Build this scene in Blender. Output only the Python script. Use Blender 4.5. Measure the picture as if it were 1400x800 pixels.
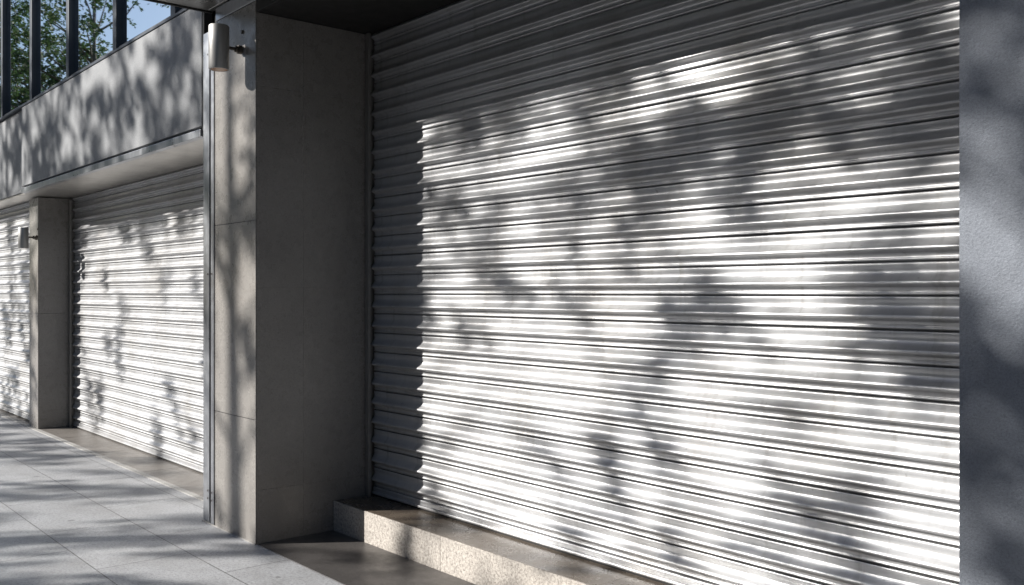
import bpy, bmesh, math, random
from mathutils import Vector, Matrix, noise as mnoise

R = math.radians
for o in list(bpy.data.objects):
    bpy.data.objects.remove(o, do_unlink=True)
S = bpy.context.scene
COL = S.collection

# ------------------------------------------------------------------ camera
cam_d = bpy.data.cameras.new('camera')
cam = bpy.data.objects.new('camera', cam_d)
COL.objects.link(cam)
cam_d.sensor_width = 36.0
cam_d.lens = 36.0 * 1291.0 / 1400.0
cam_d.clip_start = 0.05
cam_d.clip_end = 3000.0
cam.location = (0.0, 0.0, 1.5)
cam.rotation_euler = (R(90), 0, R(90 - 40.43))      # looks along (-0.761, 0.648)
S.camera = cam

# ------------------------------------------------------------------ light
SUN = Vector((0.72, 1.0, -0.616)).normalized()      # direction the light travels
EL = math.asin(-SUN.z)
AZ = math.atan2(-SUN.x, -SUN.y)
W = bpy.data.worlds.new('World')
S.world = W
W.use_nodes = True
wn = W.node_tree
sky = wn.nodes.new('ShaderNodeTexSky')
sky.sky_type = 'NISHITA'
sky.sun_disc = False
sky.sun_elevation = EL
sky.sun_rotation = AZ % (2 * math.pi)
sky.air_density = 1.0
sky.dust_density = 1.6
sky.ozone_density = 3.6
bg = wn.nodes['Background']
bg.inputs['Strength'].default_value = 0.052
wn.links.new(sky.outputs[0], bg.inputs['Color'])
sl = bpy.data.lights.new('sun', 'SUN')
sl.energy = 4.8
sl.angle = R(0.55)
sl.color = (1.0, 0.965, 0.915)
so = bpy.data.objects.new('sun', sl)
so.rotation_euler = SUN.to_track_quat('-Z', 'Y').to_euler()
so.location = (-10, -15, 15)
COL.objects.link(so)
S.view_settings.view_transform = 'Standard'
S.view_settings.look = 'None'
S.view_settings.gamma = 1.0
S.view_settings.exposure = 1.0
S.cycles.diffuse_bounces = 2

# ------------------------------------------------------------------ helpers
def tag(o, label=None, cat=None, group=None, kind=None):
    if label: o['label'] = label
    if cat: o['category'] = cat
    if group: o['group'] = group
    if kind: o['kind'] = kind
    return o

def empty(name, loc=(0, 0, 0)):
    o = bpy.data.objects.new(name, None)
    o.location = loc
    o.empty_display_size = 0.2
    COL.objects.link(o)
    return o

def link(name, bm, mat, parent=None, smooth=False):
    me = bpy.data.meshes.new(name)
    bm.normal_update()
    bm.to_mesh(me); bm.free()
    me.materials.append(mat)
    if smooth:
        me.polygons.foreach_set('use_smooth', [True] * len(me.polygons))
    o = bpy.data.objects.new(name, me)
    COL.objects.link(o)
    if parent is not None:
        o.parent = parent
        # geometry is written in world space; shift it into the parent's space
        o.location = -parent.location
    return o

def box(bm, x0, x1, y0, y1, z0, z1, bev=0.0, seg=2):
    b = bmesh.new()
    vs = [b.verts.new((x, y, z)) for x in (x0, x1) for y in (y0, y1) for z in (z0, z1)]
    for f in ((0, 1, 3, 2), (4, 6, 7, 5), (0, 4, 5, 1), (2, 3, 7, 6), (0, 2, 6, 4), (1, 5, 7, 3)):
        b.faces.new([vs[i] for i in f])
    bmesh.ops.recalc_face_normals(b, faces=b.faces)
    if bev:
        bmesh.ops.bevel(b, geom=list(b.edges), offset=bev, segments=seg, affect='EDGES', profile=0.5)
    me = bpy.data.meshes.new('tmp'); b.to_mesh(me); b.free()
    bm.from_mesh(me); bpy.data.meshes.remove(me)
    return bm

def bx(*a, **k):
    return box(bmesh.new(), *a, **k)

def lathe(bm, c, prof, axis='Z', n=40):
    """revolve (radius, height) pairs round an axis through c"""
    rings = []
    for r, h in prof:
        ring = []
        for i in range(n):
            a = 2 * math.pi * i / n
            p = (r * math.cos(a), r * math.sin(a), h)
            if axis == 'Y':
                p = (p[0], p[2], p[1])
            ring.append(bm.verts.new((c[0] + p[0], c[1] + p[1], c[2] + p[2])))
        rings.append(ring)
    for a, b in zip(rings, rings[1:]):
        for i in range(n):
            bm.faces.new((a[i], a[(i + 1) % n], b[(i + 1) % n], b[i]))
    bm.faces.new(rings[0][::-1]); bm.faces.new(rings[-1])
    bmesh.ops.recalc_face_normals(bm, faces=bm.faces)
    return bm

def tube(bm, pts, rads, n=8):
    rings = []
    for i, p in enumerate(pts):
        p = Vector(p)
        d = (Vector(pts[min(i + 1, len(pts) - 1)]) - Vector(pts[max(i - 1, 0)])).normalized()
        u = d.orthogonal().normalized(); v = d.cross(u)
        if rings:   # keep twist low
            ref = (rings[-1][0].co - Vector(pts[i - 1]))
            u = (ref - d * ref.dot(d)).normalized(); v = d.cross(u)
        rings.append([bm.verts.new(p + rads[i] * (u * math.cos(2 * math.pi * k / n) + v * math.sin(2 * math.pi * k / n))) for k in range(n)])
    for a, b in zip(rings, rings[1:]):
        for k in range(n):
            bm.faces.new((a[k], a[(k + 1) % n], b[(k + 1) % n], b[k]))
    bm.faces.new(rings[-1]); bm.faces.new(rings[0][::-1])
    return bm

# ------------------------------------------------------------------ materials
class NT:
    def __init__(s, name):
        s.m = bpy.data.materials.new(name); s.m.use_nodes = True
        s.t = s.m.node_tree; s.b = s.t.nodes['Principled BSDF']
        s.co = s.n('ShaderNodeTexCoord').outputs['Object']
    def n(s, typ, **k):
        x = s.t.nodes.new(typ)
        for a, v in k.items(): setattr(x, a, v)
        return x
    def l(s, a, b): s.t.links.new(a, b)
    def noise(s, scale, detail=4, rough=0.55, vec=None, stretch=None):
        v = vec or s.co
        if stretch:
            mp = s.n('ShaderNodeMapping'); s.l(v, mp.inputs[0]); mp.inputs['Scale'].default_value = stretch; v = mp.outputs[0]
        x = s.n('ShaderNodeTexNoise'); x.inputs['Scale'].default_value = scale
        x.inputs['Detail'].default_value = detail; x.inputs['Roughness'].default_value = rough
        s.l(v, x.inputs['Vector']); return x.outputs['Fac']
    def ramp(s, fac, stops):
        r = s.n('ShaderNodeValToRGB'); e = r.color_ramp.elements
        while len(e) < len(stops): e.new(0.5)
        for i, (p, c) in enumerate(stops):
            e[i].position = p
            e[i].color = (c if isinstance(c, tuple) else (c, c, c)) + (1,)
        s.l(fac, r.inputs[0]); return r.outputs[0]
    def mix(s, a, b, fac, mode='MIX'):
        m = s.n('ShaderNodeMix', data_type='RGBA', blend_type=mode)
        for v, i in ((fac, 0), (a, 6), (b, 7)):
            if isinstance(v, (int, float)): m.inputs[i].default_value = v if i == 0 else (v, v, v, 1)
            elif isinstance(v, tuple): m.inputs[i].default_value = v + (1,)
            else: s.l(v, m.inputs[i])
        return m.outputs[2]
    def base(s, c):
        if isinstance(c, tuple): s.b.inputs['Base Color'].default_value = c + (1,)
        else: s.l(c, s.b.inputs['Base Color'])
    def rough(s, v):
        if isinstance(v, (int, float)): s.b.inputs['Roughness'].default_value = v
        else: s.l(v, s.b.inputs['Roughness'])
    def metal(s, v): s.b.inputs['Metallic'].default_value = v
    def bump(s, h, strength, dist=0.01):
        b = s.n('ShaderNodeBump'); b.inputs['Strength'].default_value = strength
        b.inputs['Distance'].default_value = dist; s.l(h, b.inputs['Height'])
        s.l(b.outputs[0], s.b.inputs['Normal'])

def mat_shutter():
    t = NT('shutter_aluminium')
    streak = t.noise(3.0, 5, 0.6, stretch=(0.6, 1, 14))
    grime = t.noise(2.2, 6, 0.65, stretch=(1, 1, 0.5))
    fine = t.noise(60, 3, 0.6, stretch=(0.12, 1, 1.6))
    c = t.ramp(streak, [(0.3, (0.43, 0.435, 0.445)), (0.7, (0.51, 0.51, 0.515))])
    c = t.mix(c, (0.27, 0.255, 0.235), t.ramp(grime, [(0.46, 0.0), (0.72, 0.55)]))
    c = t.mix(c, (0.17, 0.16, 0.15), t.ramp(t.noise(35, 2, 0.5), [(0.70, 0.0), (0.78, 0.5)]))
    c = t.mix(c, (0.22, 0.205, 0.185), t.ramp(t.noise(5.0, 5, 0.6, stretch=(5, 1, 0.35)), [(0.56, 0.0), (0.76, 0.45)]))
    t.base(c); t.metal(0.55)
    t.rough(t.ramp(fine, [(0.3, 0.33), (0.7, 0.46)]))
    t.bump(t.noise(9, 3, 0.5, stretch=(0.35, 1, 1)), 0.25, 0.006)
    return t.m

def mat_stone(name, c0, c1, rough=0.45, speck=True, bump=0.25):
    t = NT(name)
    big = t.noise(1.4, 5, 0.6)
    c = t.ramp(big, [(0.3, c0), (0.7, c1)])
    if speck:
        c = t.mix(c, tuple(v * 0.62 for v in c0), t.ramp(t.noise(80, 5, 0.85), [(0.46, 0.0), (0.66, 0.75)]))
        c = t.mix(c, tuple(min(1, v * 1.45) for v in c1), t.ramp(t.noise(120, 2, 0.6), [(0.58, 0.0), (0.7, 0.5)]))
    c = t.mix(c, tuple(v * 0.72 for v in c0), t.ramp(t.noise(5, 6, 0.7, stretch=(1, 1, 0.3)), [(0.5, 0.0), (0.85, 0.6)]))
    t.base(c)
    t.rough(t.ramp(t.noise(12, 5, 0.6), [(0.3, max(0.05, rough - 0.07)), (0.7, rough + 0.1)]))
    t.bump(t.noise(140, 4, 0.7), bump, 0.004)
    return t.m

def mat_granite(name, light, mid, dark, rough=0.7, bump=0.9, sc=1.0):
    t = NT(name)
    c = t.ramp(t.noise(75 * sc, 5, 0.8), [(0.30, dark), (0.44, mid), (0.58, light), (0.80, mid)])
    c = t.mix(c, dark, t.ramp(t.noise(110 * sc, 5, 0.8), [(0.55, 0.0), (0.63, 0.9)]))
    c = t.mix(c, tuple(v * 0.6 for v in mid), t.ramp(t.noise(6, 5, 0.65), [(0.45, 0.0), (0.8, 0.6)]))
    t.base(c); t.rough(rough)
    h = t.mix(t.noise(70 * sc, 5, 0.75), t.noise(18, 3, 0.6), 0.4)
    t.bump(h, bump, 0.008)
    return t.m

def mat_metal(name, col, rough=0.35, metal=0.9, brushed=(1, 1, 0.05), var=0.12):
    t = NT(name)
    n_ = t.noise(40, 4, 0.6, stretch=brushed)
    lo = tuple(c * (1 - var) for c in col); hi = tuple(min(1, c * (1 + var)) for c in col)
    c = t.ramp(n_, [(0.3, lo), (0.7, hi)])
    c = t.mix(c, tuple(v * 0.45 for v in col), t.ramp(t.noise(3.5, 6, 0.7), [(0.55, 0.0), (0.85, 0.55)]))
    t.base(c); t.metal(metal)
    t.rough(t.ramp(t.noise(8, 5, 0.6), [(0.3, rough - 0.06), (0.7, rough + 0.1)]))
    t.bump(t.noise(5, 3, 0.5), 0.12, 0.01)
    return t.m

M = {}
M['shutter'] = mat_shutter()
M['cladding'] = mat_stone('grey_cladding', (0.205, 0.192, 0.178), (0.262, 0.248, 0.231), 0.28, True, 0.15)
M['fascia'] = mat_stone('grey_fascia', (0.175, 0.18, 0.187), (0.225, 0.23, 0.237), 0.55, True, 0.2)
M['column'] = mat_granite('flamed_granite', (0.19, 0.206, 0.235), (0.155, 0.17, 0.196), (0.10, 0.112, 0.133), 0.6, 0.8, 2.0)
M['core'] = mat_stone('dark_core', (0.03, 0.03, 0.03), (0.04, 0.04, 0.04), 0.8, False)
M['riser'] = mat_granite('granite_riser', (0.50, 0.46, 0.41), (0.31, 0.28, 0.25), (0.07, 0.06, 0.05), 0.75, 1.0, 0.8)
M['tread'] = mat_stone('granite_tread', (0.10, 0.080, 0.062), (0.15, 0.122, 0.096), 0.27, True, 0.3)
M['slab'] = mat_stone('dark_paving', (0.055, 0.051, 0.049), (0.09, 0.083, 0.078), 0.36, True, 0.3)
M['porch'] = mat_stone('warm_paving', (0.17, 0.155, 0.14), (0.23, 0.21, 0.19), 0.34, True, 0.2)
M['steel'] = mat_metal('brushed_steel', (0.40, 0.41, 0.43), 0.32, 0.9)
M['rail'] = mat_metal('guide_rail_aluminium', (0.27, 0.26, 0.245), 0.42, 0.6)
M['canopy'] = mat_metal('canopy_panel', (0.42, 0.41, 0.39), 0.30, 0.85, (1, 0.1, 1), 0.18)
M['soffit'] = mat_metal('soffit_panel', (0.46, 0.44, 0.41), 0.38, 0.7, (1, 0.1, 1), 0.12)
M['black'] = mat_metal('black_paint', (0.018, 0.017, 0.016), 0.6, 0.0)
M['frame'] = mat_metal('window_frame_paint', (0.016, 0.024, 0.036), 0.45, 0.0)
M['lamp'] = mat_metal('lamp_aluminium', (0.33, 0.325, 0.315), 0.42, 0.5)
M['lamp_dark'] = mat_metal('bracket_metal', (0.10, 0.09, 0.08), 0.35, 0.8)
M['lens'] = mat_metal('amber_glass', (0.35, 0.16, 0.06), 0.2, 0.0)
M['wall'] = mat_stone('render_wall', (0.30, 0.30, 0.29), (0.36, 0.36, 0.35), 0.75, False)

def mat_glass():
    t = NT('reflective_glass')
    c = t.ramp(t.noise(1.2, 3, 0.5), [(0.3, (0.80, 0.88, 0.93)), (0.7, (0.84, 0.91, 0.95))])
    t.base(c); t.metal(1.0); t.rough(0.015)
    t.bump(t.noise(0.9, 2, 0.5), 0.012, 0.02)
    return t.m
M['glass'] = mat_glass()

def mat_pavement():
    t = NT('pavement_tiles')
    # brick texture laid out in metres: 1.0 x 0.51 m slabs
    mp = t.n('ShaderNodeMapping'); mp.inputs['Location'].default_value = (0.35, -0.07, 0); t.l(t.co, mp.inputs[0])
    br = t.n('ShaderNodeTexBrick'); t.l(mp.outputs[0], br.inputs['Vector'])
    br.offset = 0.5; br.inputs['Scale'].default_value = 1.0
    br.inputs['Brick Width'].default_value = 1.0; br.inputs['Row Height'].default_value = 0.51
    br.inputs['Mortar Size'].default_value = 0.004; br.inputs['Mortar Smooth'].default_value = 0.2
    br.inputs['Color1'].default_value = (0.34, 0.345, 0.355, 1); br.inputs['Color2'].default_value = (0.40, 0.405, 0.415, 1)
    br.inputs['Mortar'].default_value = (0.085, 0.083, 0.08, 1)
    c = t.mix(br.outputs['Color'], (0.16, 0.16, 0.165), t.ramp(t.noise(62, 5, 0.85), [(0.47, 0.0), (0.62, 0.9)]))
    c = t.mix(c, (0.46, 0.46, 0.46), t.ramp(t.noise(55, 5, 0.85), [(0.53, 0.0), (0.66, 0.9)]))
    c = t.mix(c, (0.17, 0.165, 0.16), t.ramp(t.noise(2.3, 7, 0.7), [(0.44, 0.0), (0.74, 0.6)]))
    c = t.mix(c, (0.10, 0.098, 0.095), t.ramp(t.noise(9, 2, 0.4), [(0.73, 0.0), (0.76, 0.55)]))
    t.base(c)
    t.rough(t.ramp(t.noise(7, 5, 0.6), [(0.3, 0.42), (0.7, 0.62)]))
    h = t.mix(t.noise(160, 4, 0.7), br.outputs['Fac'], 0.6, 'SUBTRACT')
    t.bump(h, 0.5, 0.004)
    return t.m
M['pavement'] = mat_pavement()
M['asphalt'] = mat_stone('asphalt', (0.045, 0.045, 0.047), (0.06, 0.06, 0.06), 0.85, True, 0.8)
M['ground'] = mat_stone('far_ground', (0.16, 0.15, 0.13), (0.2, 0.19, 0.17), 0.9, False)
M['kerb'] = mat_stone('kerb_stone', (0.32, 0.31, 0.29), (0.40, 0.39, 0.37), 0.6)
M['bark'] = mat_stone('bark', (0.09, 0.07, 0.05), (0.15, 0.12, 0.09), 0.9, False, 1.0)

def mat_leaf():
    t = NT('leaves')
    oi = t.n('ShaderNodeObjectInfo')
    c = t.ramp(t.noise(1.6, 4, 0.6), [(0.3, (0.035, 0.068, 0.024)), (0.55, (0.055, 0.095, 0.03)), (0.75, (0.13, 0.15, 0.04))])
    t.base(c); t.rough(0.7)
    tr = t.n('ShaderNodeBsdfTranslucent'); t.l(c, tr.inputs[0])
    mx = t.n('ShaderNodeMixShader'); mx.inputs[0].default_value = 0.3
    out = t.t.nodes['Material Output']
    t.l(t.b.outputs[0], mx.inputs[1]); t.l(tr.outputs[0], mx.inputs[2]); t.l(mx.outputs[0], out.inputs[0])
    return t.m
M['leaf'] = mat_leaf()

# ------------------------------------------------------------------ setting: ground sheets
def sheet(name, x0, x1, y0, y1, z, m, label=None):
    bm = bmesh.new()
    vs = [bm.verts.new(p) for p in ((x0, y0, z), (x1, y0, z), (x1, y1, z), (x0, y1, z))]
    bm.faces.new(vs)
    return tag(link(name, bm, M[m]), kind='structure')

YP = 2.48      # front plane of the near pillar
YS = 3.29      # near shutter
YF = 2.55      # upper fascia
YQ = 2.76      # front of the far pillar
YT = 3.13      # far shutter
XA, XB = -5.26, -1.116     # near bay
sheet('ground', -900, 900, -900, 900, -0.14, 'ground')
sheet('road', -300, 300, -18.0, -9.1, -0.13, 'asphalt')
link_p = bx(-60, 30, -8.95, YQ - 0.05, -0.10, 0.0)
tag(link('pavement', link_p, M['pavement']), kind='structure')
tag(link('kerb', bx(-60, 30, -9.1, -8.953, -0.13, -0.003, bev=0.012), M['kerb']), kind='structure')
tag(link('kerb_strip', bx(-60, -6.10, YQ - 0.047, YQ + 0.005, -0.09, 0.003, bev=0.003), M['kerb']), kind='structure')
bm = bmesh.new()
x = -20.0
while x < -6.2:
    box(bm, x, min(x + 1.197, -6.09), YQ + 0.008, 4.0, -0.1, 0.002, bev=0.002, seg=1)
    x += 1.2
tag(link('porch_floor', bm, M['porch']), kind='structure')
bm = bmesh.new()
x = XA + 0.003
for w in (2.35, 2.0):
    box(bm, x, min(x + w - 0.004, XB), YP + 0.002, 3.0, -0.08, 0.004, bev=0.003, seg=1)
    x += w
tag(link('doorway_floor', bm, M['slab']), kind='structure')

# ------------------------------------------------------------------ stone step
step = tag(empty('stone_step', (-3.2, 3.2, 0)), 'grey granite step with rough pale riser and dark smooth top under the large shutter', 'step')
x = XA + 0.004; k = 0
random.seed(5)
for w in (1.14, 1.15, 1.1, 0.85):
    x1 = min(x + w, XB - 0.004)
    b = bx(x, x1 - 0.001, 3.0, 3.06, 0.0, 0.1885, bev=0.0025, seg=2)
    link('riser_block', b, M['riser'], step)
    b = bx(x, x1 - 0.001, 3.006, 3.75, 0.164, 0.190, bev=0.001)
    link('tread_slab', b, M['tread'], step)
    x = x1
link('step_base', bx(XA + 0.01, XB - 0.01, 3.064, 3.75, 0.005, 0.162), M['core'], step)

# ------------------------------------------------------------------ roller shutters
PROF = [(0.0000, 0.0050), (0.0025, 0.0076), (0.0050, 0.0084), (0.0180, 0.0064), (0.0310, 0.0046), (0.0380, 0.0072), (0.0445, 0.0112),
        (0.0505, 0.0160), (0.0560, 0.0215), (0.0610, 0.0270), (0.0655, 0.0316), (0.0695, 0.0344), (0.0735, 0.0356), (0.0770, 0.0350),
        (0.0800, 0.0318), (0.0825, 0.0255), (0.0850, 0.0175), (0.0875, 0.0105), (0.0905, 0.0066), (0.1040, 0.0048), (0.1075, 0.0066), (0.1100, 0.0090), (0.1130, 0.0090),
        (0.1158, 0.0062), (0.1186, 0.0010), (0.1212, -0.0040)]
P0 = 0.124
def curtain(x0, x1, y, z0, z1, pitch=P0, seed=0):
    """profiled slats from top to bottom; every slat has its own slight sag and offset"""
    rnd = random.Random(seed)
    bm = bmesh.new()
    n = math.ceil((z1 - z0) / pitch)
    z1 = z0 + n * pitch
    nx = int((x1 - x0) / 0.12)
    s = pitch / P0
    for k in range(n):
        zt = z1 - k * pitch
        off = rnd.uniform(-0.0012, 0.0012); ph = rnd.uniform(0, 9); til = rnd.uniform(-0.02, 0.02)
        rows = []
        for (d, o) in PROF + [(0.124, -0.0045)]:
            row = []
            for i in range(nx + 1):
                x = x0 + (x1 - x0) * i / nx
                wob = 0.0014 * mnoise.noise(Vector((x * 1.3, ph, 0))) + 0.0008 * mnoise.noise(Vector((x * 5, ph, 4)))
                sag = 0.0018 * mnoise.noise(Vector((x * 0.7, ph + 3, 7)))
                row.append(bm.verts.new((x, y - o * s - off - wob - til * d, zt - d * s + sag)))
            rows.append(row)
        for a, b in zip(rows, rows[1:]):
            for i in range(nx):
                bm.faces.new((a[i], b[i], b[i + 1], a[i + 1]))
    zb = z1 - n * pitch
    return bm, zb

def shutter(name_label, x0, x1, y, z0, z1, seed, rails=(True, True), rw=0.045, pitch=P0):
    t = tag(empty('roller_shutter', ((x0 + x1) / 2, y, z0)), name_label, 'roller shutter', 'roller shutters along the shopfront')
    bm, zb = curtain(x0 + 0.02, x1 - 0.02, y, z0 + 0.055, z1, pitch, seed)
    link('curtain', bm, M['shutter'], t, smooth=True)
    b = bmesh.new()
    box(b, x0 + 0.02, x1 - 0.02, y - 0.018, y + 0.014, z0 + 0.026, zb + 0.004, bev=0.005)
    box(b, x0 + 0.02, x1 - 0.02, y - 0.030, y + 0.018, z0 + 0.012, z0 + 0.029, bev=0.006)
    link('bottom_bar', b, M['shutter'], t)
    link('dark_gap_strip', bx(x0 + 0.02, x1 - 0.02, y - 0.016, y + 0.006, z0 + 0.001, z0 + 0.013), M['black'], t)  # black strip painted in for the shaded gap below the bar
    for on, xr, sg in ((rails[0], x0, 1), (rails[1], x1, -1)):
        if not on: continue
        b = bmesh.new()
        xa, xb2 = sorted((xr, xr + sg * rw))
        box(b, xa, xb2, y - 0.062, y - 0.042, z0, z1, bev=0.002)
        xa, xb2 = sorted((xr, xr + sg * 0.006))
        box(b, xa, xb2, y - 0.0415, y + 0.05, z0, z1)
        link('guide_rail', b, M['rail'], t)
    link('housing_back', bx(x0, x1, y + 0.06, y + 0.10, z0, z1 + 0.02), M['core'], t)
    return t

shutter('large silver roller shutter above the granite step, dappled with leaf shade', XA + 0.012, XB - 0.01, YS, 0.190, 3.168, 1, (True, True), 0.042)
shutter('brightly sunlit roller shutter left of the near pillar, standing on the pavement', -11.23, -6.02, YT, 0.002, 2.53, 2, pitch=0.116)
shutter('farthest roller shutter at left edge, behind the small white wall lamp', -16.6, -11.64, 2.87, 0.004, 2.53, 3, pitch=0.116)

# ------------------------------------------------------------------ near pillar
pil = tag(empty('stone_pillar', (-5.56, 2.9, 0)), 'wide grey stone clad pillar with a steel edge channel between the two nearest shutters', 'pillar', 'pillars between the shutters')
zs = [0.0, 0.74, 1.93, 3.235]
for a, b in zip(zs, zs[1:]):
    link('front_panel', bx(-5.850, XA - 0.0005, YP, YP + 0.0045, a + 0.0015, b - 0.0015, bev=0.0015, seg=1), M['cladding'], pil)
zs = [0.0, 0.32, 1.53, 2.73, 3.168]
for a, b in zip(zs, zs[1:]):
    for ya, yb in ((YP + 0.005, 2.7937), (2.7943, 3.42)):
        link('side_panel', bx(XA - 0.028, XA, ya, yb, a + 0.0003, b - 0.0003, bev=0.0003, seg=1), M['cladding'], pil)
link('pillar_core', bx(-5.90, XA - 0.030, YP + 0.033, 3.6, 0, 3.62), M['core'], pil)
link('top_plate', bx(-5.850, XA - 0.002, YP + 0.004, YP + 0.03, 3.243, 3.326, bev=0.002, seg=1), M['steel'], pil)
# the steel channel down the left edge
ch = bmesh.new()
box(ch, -6.052, -5.955, YP + 0.005, YP + 0.013, 0.006, 3.20, bev=0.002, seg=1)
box(ch, -6.052, -6.044, YP + 0.014, 3.12, 0.006, 3.20)
box(ch, -5.905, -5.858, YP - 0.006, YP + 0.004, 0.006, 3.20, bev=0.002, seg=1)
c_ = link('edge_channel', ch, M['steel'], pil)
link('channel_groove', bx(-5.956, -5.903, YP + 0.045, YP + 0.055, 0.004, 3.32), M['black'], pil)
bb = bmesh.new()
for z in (0.16, 0.21, 1.62, 3.05):
    for xx in (-5.968, -5.882):
        lathe(bb, (xx, YP - 0.0065 if xx > -5.9 else YP + 0.004, z), [(0.007, -0.004), (0.006, -0.0055)], 'Y', 12)
link('channel_screws', bb, M['lamp_dark'], pil)
link('base_joint', bx(-6.05, XA - 0.002, YP - 0.006, YP - 0.0005, 0.0005, 0.006), M['kerb'], pil)

# ------------------------------------------------------------------ far pillar
pil2 = tag(empty('stone_pillar', (-11.43, 2.95, 0)), 'narrow grey pillar farther off, between the sunlit shutter and the farthest one', 'pillar', 'pillars between the shutters')
for a, b in zip([0.004, 1.27], [1.27, 2.545]):
    link('front_panel', bx(-11.62, -11.2555, YQ, YQ + 0.0045, a + 0.001, b - 0.001, bev=0.0015, seg=1), M['cladding'], pil2)
    link('side_panel', bx(-11.284, -11.255, YQ + 0.005, YT + 0.16, a + 0.001, b - 0.001, bev=0.001, seg=1), M['cladding'], pil2)
link('pillar_core', bx(-11.61, -11.287, YQ + 0.033, 3.5, 0.003, 2.54), M['core'], pil2)

# ------------------------------------------------------------------ right column
pil3 = tag(empty('granite_column', (-0.4, 2.9, 0)), 'dark blue grey rough granite column at the right edge beside the large shutter', 'column')
for a, b in zip([0.0, 2.70], [2.70, 3.8]):
    link('granite_panel', bx(XB, 0.30, YP, YP + 0.04, a + 0.0004, b - 0.0004, bev=0.001), M['column'], pil3)
link('granite_return', bx(XB, XB + 0.03, YP + 0.042, 3.6, 0.0, 3.17, bev=0.001, seg=1), M['column'], pil3)
link('column_core', bx(XB + 0.032, 0.295, YP + 0.043, 3.6, 0, 3.8), M['core'], pil3)

# ------------------------------------------------------------------ canopy over the near bay
can = tag(empty('entrance_canopy', (-3.0, 2.2, 3.33)), 'flat metal clad canopy edge overhead with dark recessed ceiling above the large shutter', 'canopy')
YC = 1.96
x = -5.955
for i in range(5):
    x1 = x + 1.35
    link('underside_panel', bx(x + 0.002, x1 - 0.002, YC + 0.03, YP - 0.012, 3.332, 3.345, bev=0.002, seg=1), M['canopy'], can)
    link('underside_panel', bx(x + 0.002, x1 - 0.002, YP - 0.008, YP + 0.030, 3.332, 3.345, bev=0.002, seg=1), M['canopy'], can)
    x = x1
x_end = x
link('edge_trim', bx(-5.975, -5.957, YC, YP + 0.03, 3.322, 3.56, bev=0.002, seg=1), M['black'], can)
link('front_fascia', bx(-5.956, x_end, YC, YC + 0.028, 3.322, 3.56, bev=0.003), M['canopy'], can)
link('canopy_deck', bx(-5.956, x_end, YC + 0.03, 3.0, 3.348, 3.55), M['black'], can)
link('recessed_ceiling', bx(XA + 0.0, XB, YP + 0.03, 3.6, 3.172, 3.32), M['black'], can)
link('lintel', bx(XA + 0.001, XB - 0.001, YP + 0.002, YP + 0.027, 3.170, 3.325, bev=0.002, seg=1), M['black'], can)

# ------------------------------------------------------------------ upper facade: fascia and ribbon of windows
XR = -6.235
up = tag(empty('upper_facade', (-10, 2.8, 2.55)), 'grey panelled band with dark framed ribbon windows above the farther shutters', 'facade')
edges = [-24.0, -17.6, -11.06, XR]
for i, (a, b) in enumerate(zip(edges, edges[1:])):
    dy = 0.0 if i == 2 else 0.03
    zb = 2.63 if i == 2 else 2.575
    link('fascia_panel', bx(a + 0.004, b - 0.004, YF + dy, YF + dy + 0.05, zb, 3.47, bev=0.003), M['fascia'], up)
link('bottom_trim', bx(-11.04, XR, YF - 0.012, YF + 0.04, 2.556, 2.607, bev=0.003), M['steel'], up)
link('shadow_gap', bx(-11.05, XR - 0.002, YF + 0.03, YF + 0.045, 2.6078, 2.6295), M['black'], up)
link('end_gap_strip', bx(XR, XR + 0.03, YF + 0.004, YF + 0.06, 2.556, 3.47), M['black'], up)  # black strip standing in for the dark gap at the fascia end
link('sill', bx(-24, XR, YF - 0.006, YF + 0.14, 3.474, 3.494, bev=0.003), M['frame'], up)
# soffit under the band, in narrow metal planks
x = -20.0
while x < XR + 0.1:
    x1 = min(x + 1.6, -6.06)
    link('soffit_panel', bx(x + 0.0015, x1 - 0.0015, YF + 0.042, 3.5, 2.558, 2.572, bev=0.001, seg=1), M['soffit'], up)
    x = x1
    if x1 >= -6.07: break
mull = [-24.0, -22.5, -21.2, -19.9, -18.6, -17.3, -16.0, -14.7, -13.4, -12.12, -10.83, -9.50, -8.15, -6.85, XR - 0.03]
for a, b in zip(mull, mull[1:]):
    fr = bmesh.new()
    y0, y1 = YF + 0.03, YF + 0.13
    box(fr, a + 0.001, a + 0.055, y0, y1, 3.4985, 5.75, bev=0.004)
    box(fr, b - 0.055 if b != mull[-1] else b - 0.05, b - 0.001, y0 + 0.006, y1, 3.4985, 5.75, bev=0.004)
    box(fr, a + 0.056, b - 0.056, y0 + 0.02, y1, 3.4985, 3.545, bev=0.003)
    box(fr, a + 0.056, b - 0.056, y0 + 0.02, y1, 5.69, 5.75, bev=0.003)
    w = link('window', fr, M['frame'], up)
    pb = bx(a + 0.0565, b - 0.0565, YF + 0.075, YF + 0.087, 3.546, 5.689)
    me = bpy.data.meshes.new('pane')
    pb.to_mesh(me); pb.free(); me.materials.append(M['glass'])
    # each pane sits a fraction of a degree off its neighbours
    pn = bpy.data.objects.new('pane', me); COL.objects.link(pn); pn.parent = w
link('backing_wall', bx(-24, -6.0, YF + 0.16, 3.5, 2.575, 5.9), M['core'], up)
link('upper_wall', bx(-24, -6.0, YF + 0.0, YF + 0.155, 5.755, 6.6), M['wall'], up)

side = tag(empty('upper_wall', (-2.8, 3.0, 3.57)), 'plain grey rendered wall rising above the entrance canopy', 'wall')
link('wall_panel', bx(-5.995, 6.0, YP + 0.10, YP + 0.4, 3.565, 6.6), M['wall'], side)
rw = tag(empty('shopfront_wall', (3.0, 2.9, 0)), 'plain grey wall to the right of the granite column, outside the view', 'wall')
link('wall_panel', bx(0.302, 12.0, YP + 0.02, 3.6, 0.0, 3.56), M['wall'], rw)

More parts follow.
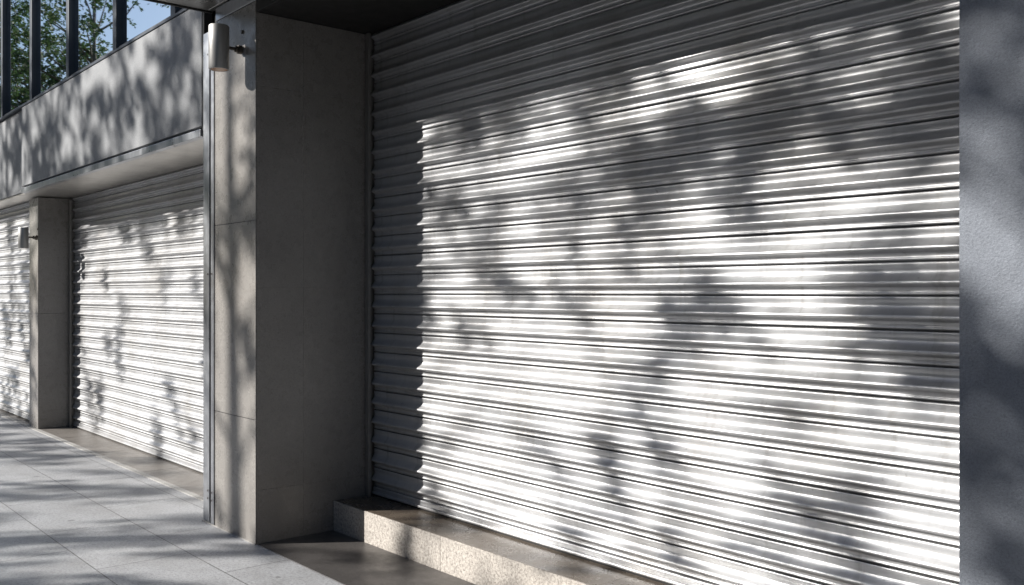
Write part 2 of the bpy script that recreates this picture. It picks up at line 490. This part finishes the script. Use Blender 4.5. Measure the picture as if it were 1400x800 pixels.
# ------------------------------------------------------------------ wall lamps
def lamp(x, yw, zc, r, h, reach, label, lens_up=False):
    t = tag(empty('wall_lamp', (x, yw, zc)), label, 'wall lamp', 'cylinder wall lamps on the pillars')
    yc = yw - reach
    b = bmesh.new()
    lathe(b, (x, yc, zc - h / 2), [(r * 0.82, 0.012), (r * 0.84, 0.0), (r * 0.97, 0.0), (r, 0.004), (r, h - 0.006), (r * 0.95, h), (r * 0.4, h + 0.001)], 'Z', 56)
    o = link('lamp_body', b, M['lamp'], t, smooth=True)
    md = o.modifiers.new('edge', 'EDGE_SPLIT'); md.split_angle = R(35)
    b = bmesh.new()
    lathe(b, (x, yc, zc - h / 2 - 0.001), [(r * 0.80, 0.001), (r * 0.80, 0.010)], 'Z', 40)
    link('lens', b, M['lens'], t)
    b = bmesh.new()
    lathe(b, (x, yw, zc + 0.01), [(0.022, -0.006), (0.026, -0.007), (0.027, -0.030), (0.019, -0.034), (0.019, -0.050), (0.010, -0.052), (0.010, -(reach - r * 0.9))], 'Y', 28)
    o = link('bracket', b, M['lamp_dark'], t, smooth=True)
    md = o.modifiers.new('edge', 'EDGE_SPLIT'); md.split_angle = R(35)
    b = bmesh.new()
    lathe(b, (x, yw - 0.0055, zc + h * 0.46), [(0.004, 0.006), (0.012, 0.004), (0.012, -0.002), (0.008, -0.004)], 'Y', 16)
    link('wall_plug', b, M['lamp_dark'], t)
    return t
lamp(-5.440, YP, 2.965, 0.060, 0.262, 0.150, 'large grey cylinder wall lamp with amber underside on the near pillar, below the canopy')
lamp(-11.26, YQ, 2.093, 0.052, 0.225, 0.145, 'small pale cylinder wall lamp on the narrow far pillar at left')

# ------------------------------------------------------------------ street trees (they shade the front and show in the upper windows)
def leaf_mesh(name, leaves, parent, m='leaf'):
    verts = []; faces = []
    for p, d, nrm, L, w in leaves:
        s = d.cross(nrm).normalized() * w
        i = len(verts)
        fold = nrm * (w * 0.35)
        verts += [p, p + d * L * 0.45 + s + fold, p + d * L, p + d * L * 0.45 - s + fold]
        faces += [(i, i + 1, i + 2), (i, i + 2, i + 3)]
    me = bpy.data.meshes.new(name); me.from_pydata([tuple(v) for v in verts], [], faces); me.update()
    me.materials.append(M[m])
    o = bpy.data.objects.new(name, me); COL.objects.link(o); o.parent = parent; o.location = -parent.location
    return o

def rv(rnd):
    while True:
        v = Vector((rnd.uniform(-1, 1), rnd.uniform(-1, 1), rnd.uniform(-1, 1)))
        if 0.05 < v.length < 1: return v.normalized()

def clump(rnd, c, leaves, n=90, L=0.11, rad=0.5):
    """a spray of drooping twigs with leaves along them"""
    nt = max(3, n // 14)
    for _ in range(nt):
        d = rv(rnd); d.z = d.z * 0.5 - 0.45; d.normalize()
        ln = rad * rnd.uniform(0.5, 1.1)
        st = c + rv(rnd) * rad * 0.35
        for j in range(n // nt):
            t = rnd.random()
            p = st + d * ln * t + Vector((0, 0, -0.25 * ln * t * t)) + rv(rnd) * 0.045
            dd = (d + rv(rnd) * 0.9).normalized()
            leaves.append((p, dd, rv(rnd), L * rnd.uniform(0.6, 1.2), L * rnd.uniform(0.22, 0.34)))

def trans(X, Z):
    """how open the crowns are where their shade falls on the front (plane of the large shutter)"""
    T = 0.60
    if X > -0.75: T = 0.17 if Z > 1.2 else (0.07 if Z > 0.4 else 0.02)
    elif X > -4.75:
        T = 0.67
        if Z > 1.75: T = 0.46
        if X > -2.6 and Z > 1.5: T = 0.36
        if X > -3.0 and Z < 0.8: T = 0.50
        if X > -1.75 and 0.9 < Z < 1.5: T = 0.46
        if X < -3.2 and 0.2 < Z < 1.7: T = 0.72
        if Z > 1.98 and X > -3.3: T = 0.28
        if Z > 2.25: T = 0.14
        if Z < -0.1: T = 0.66
    elif X > -5.6: T = 0.68
    elif X > -11.0:
        T = 0.90 if Z < 2.05 else 0.22
        if Z < 0.4: T = 0.75
    else:
        T = 0.42
    if Z < -0.35: T = 0.55
    if Z < -0.75 and X > -4.0: T = 0.08  # denser leaves added to shade unseen paving and cut its bounce
    m = 1.0
    for (gx, gz, rx, rz, a) in ((-2.2, 2.14, 0.9, 0.16, 2.2), (-3.55, 1.98, 0.45, 0.22, 1.3), (-2.45, 0.55, 0.55, 0.40, 1.3),
                                (-1.60, 1.55, 0.20, 0.25, 1.8), (-1.95, 1.82, 0.32, 0.16, -0.85), (-3.6, 1.2, 0.6, 0.4, -0.5),
                                (-2.75, 1.30, 0.14, 0.5, 1.4), (-4.76, 2.36, 0.22, 0.28, -0.95), (-1.7, 1.1, 0.3, 0.2, -0.4), (-4.2, 2.38, 0.25, 0.12, -0.8),
                                (-3.15, 2.36, 0.16, 0.10, -0.8), (-2.05, 2.45, 0.6, 0.15, 1.0), (-2.0, 2.38, 0.25, 0.10, 0.8)):
        m += a * math.exp(-((X - gx) / rx) ** 2 - ((Z - gz) / rz) ** 2)
    T = T ** max(0.05, m)
    n = mnoise.noise(Vector((X * 2.6, Z * 2.6, 5.0))) + 0.5 * mnoise.noise(Vector((X * 4.5, Z * 5.0, 9.0)))
    k = 1.0 + 1.2 * n
    if X > -0.75: k = 1.0 + 0.5 * n
    if Z > 2.0 and X > -4.4: k = max(0.75, k)
    return min(0.97, T ** max(0.15, k))

TREES = [(-18.5, -6.7), (-12.3, -6.8), (-6.3, -6.6)]
roots = []
tl = ['leafy street tree by the kerb, its shade falling on the farther shutters', 'leafy street tree by the kerb opposite the near pillar',
      'dense street tree by the kerb, its shade falling on the granite column']
for (x, y), l in zip(TREES, tl):
    roots.append(tag(empty('street_tree', (x, y, 0)), l, 'tree', 'street trees along the kerb'))
rnd = random.Random(11)
lv = [[], [], []]; centres = [[], [], []]
DV = Vector((0.72, 1.0, -0.616))
DEN = 13.0      # clumps per square metre at optical depth 1
x0, x1, z0, z1 = -13.0, 1.6, -1.9, 3.6
for _ in range(int((x1 - x0) * (z1 - z0) * DEN * 3)):
    X = rnd.uniform(x0, x1); Z = rnd.uniform(z0, z1)
    T = trans(X, Z)
    if rnd.random() > -math.log(T) / 3.0: continue
    s = rnd.uniform(7.6, 12.4)
    c = Vector((X, 3.27, Z)) - DV * s
    k = min(range(3), key=lambda i: abs(TREES[i][0] - c.x))
    clump(rnd, c, lv[k], 48, 0.10, 0.23)
    centres[k].append(c)
# upper and street side crowns, beyond what shades the front
for k, (tx, ty) in enumerate(TREES):
    for _ in range(16):
        a = rnd.uniform(0, 6.28); r_ = rnd.uniform(0, 2.6)
        c = Vector((tx + r_ * math.cos(a), ty + r_ * math.sin(a) * 0.8 - 0.6, rnd.uniform(9.6, 11.0) - r_ * 0.5))
        clump(rnd, c, lv[k], 60, 0.12, 0.6)
for k, (tx, ty) in enumerate(TREES):
    leaf_mesh('crown', lv[k], roots[k])
    bm = bmesh.new()
    tube(bm, [(tx, ty, -0.1), (tx + 0.05, ty, 1.5), (tx - 0.05, ty + 0.05, 3.3), (tx + 0.1, ty, 5.2), (tx, ty, 8.0), (tx - 0.1, ty, 10.4)],
         [0.20, 0.155, 0.135, 0.10, 0.05, 0.02], 12)
    cs = sorted(centres[k], key=lambda c: c.z)
    for c in cs[::22]:
        zb = max(3.6, min(10.5, c.z - 1.4 - 0.2 * rnd.random()))
        b0 = Vector((tx, ty, zb)); mid = b0.lerp(c, 0.5) + Vector((0, 0, 0.25)) + rv(rnd) * 0.15
        dd = (c - b0).length
        tube(bm, [b0, b0.lerp(mid, 0.5) + rv(rnd) * 0.06, mid, mid.lerp(c, 0.5) + rv(rnd) * 0.08, c],
             [0.030, 0.022, 0.016, 0.010, 0.004], 6)
    link('trunk', bm, M['bark'], roots[k], smooth=True)

# taller trees farther down the street, mirrored in the windows
far = [(-25.5, -5.6, 8.6, 'slim'), (-34.5, -5.0, 13.0, 'a'), (-44.0, -5.2, 14.0, 'b'), (-55.0, -5.0, 14.0, 'c')]
fl = ['smaller tree farther down the street, mirrored in the upper windows', 'tall airy tree down the street, mirrored in the middle of the upper windows',
      'tall bushy tree farther down the street, mirrored in the left upper windows', 'farthest tall tree down the street']
for (tx, ty, h, kd), l in zip(far, fl):
    root = tag(empty('street_tree', (tx, ty, 0)), l, 'tree', 'street trees along the kerb')
    rr = random.Random(hash(kd) % 1 + int(-tx)); leaves = []
    bm = bmesh.new()
    tube(bm, [(tx, ty, -0.1), (tx, ty, h * 0.25), (tx + 0.15, ty, h * 0.5), (tx, ty, h * 0.9)], [0.24, 0.18, 0.12, 0.03], 10)
    rad = h * 0.32
    for _ in range(int(h * 22)):
        a = rr.uniform(0, 6.28); ph = rr.uniform(-1, 1); q = rr.random() ** 0.45
        c = Vector((tx + rad * q * math.cos(a) * math.sqrt(1 - ph * ph), ty + rad * q * math.sin(a) * math.sqrt(1 - ph * ph), h * 0.66 + h * 0.34 * q * ph))
        if mnoise.noise(c * 0.4 + Vector((tx, 0, 0))) < -0.16: continue
        clump(rr, c, leaves, 100, 0.15, 0.8)
        if rr.random() < 0.35:
            b0 = Vector((tx, ty, max(h * 0.22, c.z - 1.8)))
            m_ = b0.lerp(c, 0.5) + rv(rr) * 0.3
            tube(bm, [b0, m_, c], [0.05, 0.03, 0.008], 6)
    leaf_mesh('crown', leaves, root)
    link('trunk', bm, M['bark'], root, smooth=True)

# ------------------------------------------------------------------ far side and right end: unseen buildings and trees added to block sky light
M['brick'] = mat_stone('brown_facade', (0.10, 0.085, 0.07), (0.14, 0.12, 0.10), 0.8, False)
M['dark_glass'] = mat_metal('shop_glass', (0.03, 0.035, 0.04), 0.15, 0.0)
M['wall2'] = M['brick']
for i, (xa, xb, h, l) in enumerate([(-62, -38, 12.5, 'long brown block added across the road to cut sky light, far down the street'), (-37, -16, 13.5, 'tallest brown block added across the road to cut sky light'),
                     (-15.5, 4, 12.0, 'brown block added across the road to cut sky light, facing the large shutter'), (4.5, 30, 13.0, 'brown block added across the road to cut sky light, beyond the granite column')]):
    b_ = tag(empty('sky_blocker_building', ((xa + xb) / 2, -25, 0)), l, 'building', 'added buildings blocking sky light')  # unseen block added to cut ambient, low enough to let the sun past
    link('wall', bx(xa, xb, -34, -24, -0.12, h), M['brick'], b_)
    link('roof', bx(xa - 0.2, xb + 0.2, -34.2, -23.7, h + 0.005, h + 0.35), M['core'], b_)
    x = xa + 1.2
    while x < xb - 2:
        for z in (0.4, 4.0, 7.2, 10.2):
            if z + 1.9 < h: link('window', bx(x, x + 1.8, -24.06, -23.97, z, z + (2.6 if z < 1 else 1.9), bev=0.02, seg=1), M['dark_glass'], b_)
        x += 3.1
tag(bx and link('far_pavement', bx(-62, 32, -23.9, -18.02, -0.13, 0.0), M['asphalt']), kind='structure')
end = tag(empty('sky_blocker_building', (34, 0, 0)), 'unseen brown block added to cut sky light at the right hand end of the street', 'building', 'added buildings blocking sky light')  # unseen block added to shut out sky from the right
link('wall', bx(31, 40, -22, 8, -0.12, 14), M['brick'], end)
for (tx, ty, l) in [(2.2, -5.2, 'unseen tree added to block sky light just right of the granite column'), (8.5, -5.1, 'unseen tree added to block sky light farther right of the granite column'),
                 (15.5, -5.2, 'rightmost unseen tree added by the kerb to block sky light')]:
    root = tag(empty('street_tree', (tx, ty, 0)), l, 'tree', 'street trees along the kerb')  # dense tree out of view, added to screen the sky at right
    rr = random.Random(int(tx * 10)); leaves = []
    for _ in range(110):
        q = rr.random() ** 0.4; d = rv(rr)
        c = Vector((tx, ty, 5.6)) + Vector((d.x * 3.2, d.y * 2.8, d.z * 3.0)) * q
        clump(rr, c, leaves, 90, 0.16, 0.7)
    leaf_mesh('crown', leaves, root)
    bm = bmesh.new()
    tube(bm, [(tx, ty, -0.1), (tx, ty, 2.5), (tx + 0.1, ty, 5), (tx, ty, 8)], [0.2, 0.15, 0.1, 0.03], 10)
    link('trunk', bm, M['bark'], root, smooth=True)
